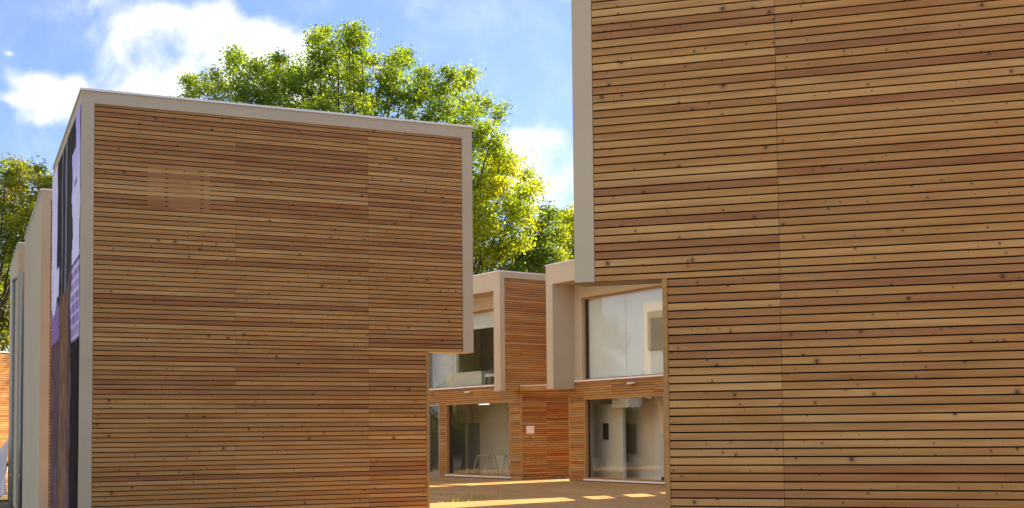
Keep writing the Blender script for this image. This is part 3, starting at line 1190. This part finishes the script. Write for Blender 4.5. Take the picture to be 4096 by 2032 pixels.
T4 = [(1430, 545, 34), (1425, 590, 38), (1460, 560, 40), (1440, 640, 44), (1480, 620, 60), (1440, 690, 40), (1500, 560, 40), (1520, 660, 60)]
make_tree('yellow_tree', 'yellowing tree half hidden by the stucco edge of the right foreground cube', M['yel'], clumpset(T4, 70, 2.0), (5.5, 71, Z0), 0.148, 4.2, 0.42)
T5 = [(40, 455, 40), (85, 470, 34), (15, 440, 40), (105, 485, 26), (45, 420, 12), (92, 432, 16), (120, 460, 14), (30, 520, 60), (90, 520, 40), (20, 600, 62), (75, 570, 50), (10, 690, 66), (50, 650, 50),
      (0, 780, 66), (-60, 500, 70), (-70, 640, 80), (-120, 560, 90), (-160, 700, 90), (120, 560, 50), (10, 860, 60), (-40, 950, 80), (-130, 930, 90), (-120, 820, 90), (-220, 900, 90), (-230, 780, 90), (60, 960, 60)]
make_tree('autumn_tree', 'green tree turning yellow and orange above the far left walls', M['aut'], clumpset(T5, 54, 2.5), (-23.5, 54.5, Z0), 0.148, 3.8, 0.44)



def dup(root, loc, rz, sc, label):
    c = root.copy()
    COL.objects.link(c)
    c.location = loc
    c.rotation_euler = (0, 0, rz)
    c.scale = (sc, sc, sc)
    c['label'] = label
    for ch in root.children:
        d = ch.copy()
        COL.objects.link(d)
        d.parent = c
    return c


SH = []
for k in range(14):
    a = k * 2.4
    SH.append((Vector((-20 + 1.1 * math.cos(a) * (k / 14) ** 0.5, 58 + 1.1 * math.sin(a) * (k / 14) ** 0.5, Z0 + 0.8 + 1.9 * random.random())), 0.85))
shrub = make_tree('shrub', 'leafy green shrub in the hedge behind the far left cubes', M['oak'], SH, (-20, 58, Z0), 0.2, 2.6, 0.42, group='hedge shrubs')
for k, (x, y) in enumerate(((-22.5, 56), (-25, 54.5), (-27.5, 52.5), (-30, 50.5), (-17.5, 60), (-15, 62), (-32.5, 48))):
    dup(shrub, (x, y, Z0), k * 1.3, 1.0 + 0.12 * (k % 3), 'leafy green shrub in the hedge behind the far left cubes')
for k, (x, y, sc) in enumerate(((-16, -17, 0.62), (-4, -22, 0.7), (9, -20, 0.66), (21, -15, 0.62), (18.5, 31.5, 1.12), (20, 24, 0.9), (-23, 31, 0.72), (-21, 18, 0.72))):  # unseen oaks added to block sky and sun from walls and ground
    dup(OAK_TREE, (x, y, Z0), 2.0 + k * 1.7, sc, ('green oak outside the picture, ' + ('first', 'second', 'third', 'fourth')[k] + ' in the row added behind the viewer for shade') if k < 4 else ('farther of two unseen oaks added behind the right foreground cube to shade the deck', 'nearer of two unseen oaks added behind the right foreground cube to shade the deck', 'unseen oak added left of the far cubes to darken their back walls', 'unseen oak added left of the mural to dim the walls there')[k - 4])

# ------------------------------------------------------------------ light
sv = Vector((SUN.x * math.cos(EL), SUN.y * math.cos(EL), math.sin(EL)))
sl = bpy.data.lights.new('sun', 'SUN')
sl.energy = 5.0
sl.angle = math.radians(0.5)
sl.color = (1.0, 0.80, 0.52)
so = bpy.data.objects.new('sun', sl)
COL.objects.link(so)
so.rotation_euler = (-sv).to_track_quat('-Z', 'Y').to_euler()

wd = bpy.data.worlds.new('World')
S.world = wd
wd.use_nodes = True
nt = wd.node_tree
nt.nodes.clear()


class WN(NT):
    def __init__(self, t):
        self.t = t


w = WN(nt)
out = w.n('ShaderNodeOutputWorld')
bg = w.n('ShaderNodeBackground')
bg.inputs[1].default_value = 0.072
sky = w.n('ShaderNodeTexSky', sky_type='NISHITA')
sky.sun_disc = False
sky.sun_elevation = EL
sky.sun_rotation = math.atan2(SUN.x, SUN.y)
sky.air_density = 1.0
sky.dust_density = 0.4
sky.ozone_density = 2.0
tc = w.n('ShaderNodeTexCoord')
dirv = tc.outputs['Generated']
# cloud noise, warped
nz0 = w.n('ShaderNodeTexNoise')
nz0.inputs['Scale'].default_value = 5.0
nz0.inputs['Detail'].default_value = 4
w.l(dirv, nz0.inputs['Vector'])
warp = w.vmath('MULTIPLY', w.vmath('SUBTRACT', nz0.outputs[1], (0.5, 0.5, 0.5)), 0.10)
dw = w.vmath('ADD', dirv, warp)
nz1 = w.n('ShaderNodeTexNoise')
nz1.inputs['Scale'].default_value = 17.0
nz1.inputs['Detail'].default_value = 10
nz1.inputs['Roughness'].default_value = 0.58
w.l(dw, nz1.inputs['Vector'])


def wdir(px, py):
    return (_f + _r * ((px * 1.59 - 2048) / FPX) + _u * ((1016 + SHIFT - py * 1.59) / FPX)).normalized()


field = None
for (px, py, sx_, sz_, am) in ((400, 95, 120, 70, 1.0), (320, 60, 60, 50, .6), (330, 190, 70, 70, .9), (560, 110, 130, 70, 1.0), (500, 60, 70, 50, .5), (650, 180, 130, 70, 1.0), (420, 260, 150, 60, .9), (720, 120, 70, 45, .8), (800, 190, 90, 80, .7),
                           (80, 205, 65, 26, .85), (160, 258, 80, 44, .85), (50, 250, 70, 14, .8), (110, 300, 70, 20, .45), (190, 212, 20, 22, .7), (120, 235, 40, 22, .6),
                           (1380, 350, 80, 42, .9), (1440, 440, 110, 80, 1.0), (1300, 355, 50, 30, .8), (1330, 470, 70, 70, .9), (25, 135, 12, 7, .7), (1440, -5, 40, 12, .8)):
    c = wdir(px, py)
    d = w.vmath('SUBTRACT', dirv, tuple(c))
    k = 1.59 / FPX
    d = w.vmath('MULTIPLY', d, (1 / (sx_ * k), 1 / (sx_ * k), 1 / (sz_ * k)))
    dp = w.n('ShaderNodeVectorMath', operation='DOT_PRODUCT')
    w.l(d, dp.inputs[0])
    w.l(d, dp.inputs[1])
    f1 = w.math('MULTIPLY', w.math('EXPONENT', w.math('MULTIPLY', dp.outputs['Value'], -0.8)), am)
    field = f1 if field is None else w.math('ADD', field, f1)
field = w.math('SUBTRACT', w.math('MINIMUM', field, 1.25), 0.55)
# broken cloud over the rest of the sky, to the sides and behind
sep = w.n('ShaderNodeSeparateXYZ')
w.l(dirv, sep.inputs[0])
nz2 = w.n('ShaderNodeTexNoise')
nz2.inputs['Scale'].default_value = 2.6
nz2.inputs['Detail'].default_value = 3
w.l(dirv, nz2.inputs['Vector'])
rest = w.math('SUBTRACT', w.math('MULTIPLY', w.math('SUBTRACT', nz2.outputs[0], 0.50), 5.0), w.math('MULTIPLY', w.smooth(sep.outputs[1], 0.30, 0.75), 6.0))
field = w.math('MAXIMUM', field, rest)
bank = w.vmath('SUBTRACT', dirv, (-0.78, -0.25, 0.57))     # unseen cloud bank added at left to brighten the distant fronts
bd = w.n('ShaderNodeVectorMath', operation='DOT_PRODUCT')
w.l(bank, bd.inputs[0])
w.l(bank, bd.inputs[1])
bank = w.math('SUBTRACT', w.math('MULTIPLY', w.math('EXPONENT', w.math('MULTIPLY', bd.outputs['Value'], -3.4)), 2.4), 0.7)
field = w.math('MAXIMUM', field, bank)
field = w.math('MAXIMUM', field, -1.0)
dens = w.math('ADD', field, w.math('MULTIPLY', w.math('SUBTRACT', nz1.outputs[0], 0.5), 3.4))
alpha = w.smooth(dens, -0.30, 0.75)
core = w.smooth(dens, 0.2, 1.2)
wisp = w.math('MULTIPLY', w.smooth(nz1.outputs[0], 0.45, 0.8), 0.32)
alpha = w.math('MAXIMUM', alpha, wisp)
cc = w.mix(core, (5.0, 5.15, 5.7), (7.4, 7.35, 7.3))
skyc = w.mix(1.0, sky.outputs[0], (0.74, 0.745, 0.94), 'MULTIPLY')
fin = w.mix(alpha, skyc, cc)
w.l(fin, bg.inputs[0])
w.l(bg.outputs[0], out.inputs[0])

S.render.engine = 'CYCLES'
S.cycles.max_bounces = 10
S.cycles.diffuse_bounces = 5
S.cycles.transparent_max_bounces = 16
S.cycles.use_denoising = True
S.view_settings.view_transform = 'Standard'
S.view_settings.look = 'None'
S.view_settings.exposure = 1.68
S.view_settings.gamma = 1.0
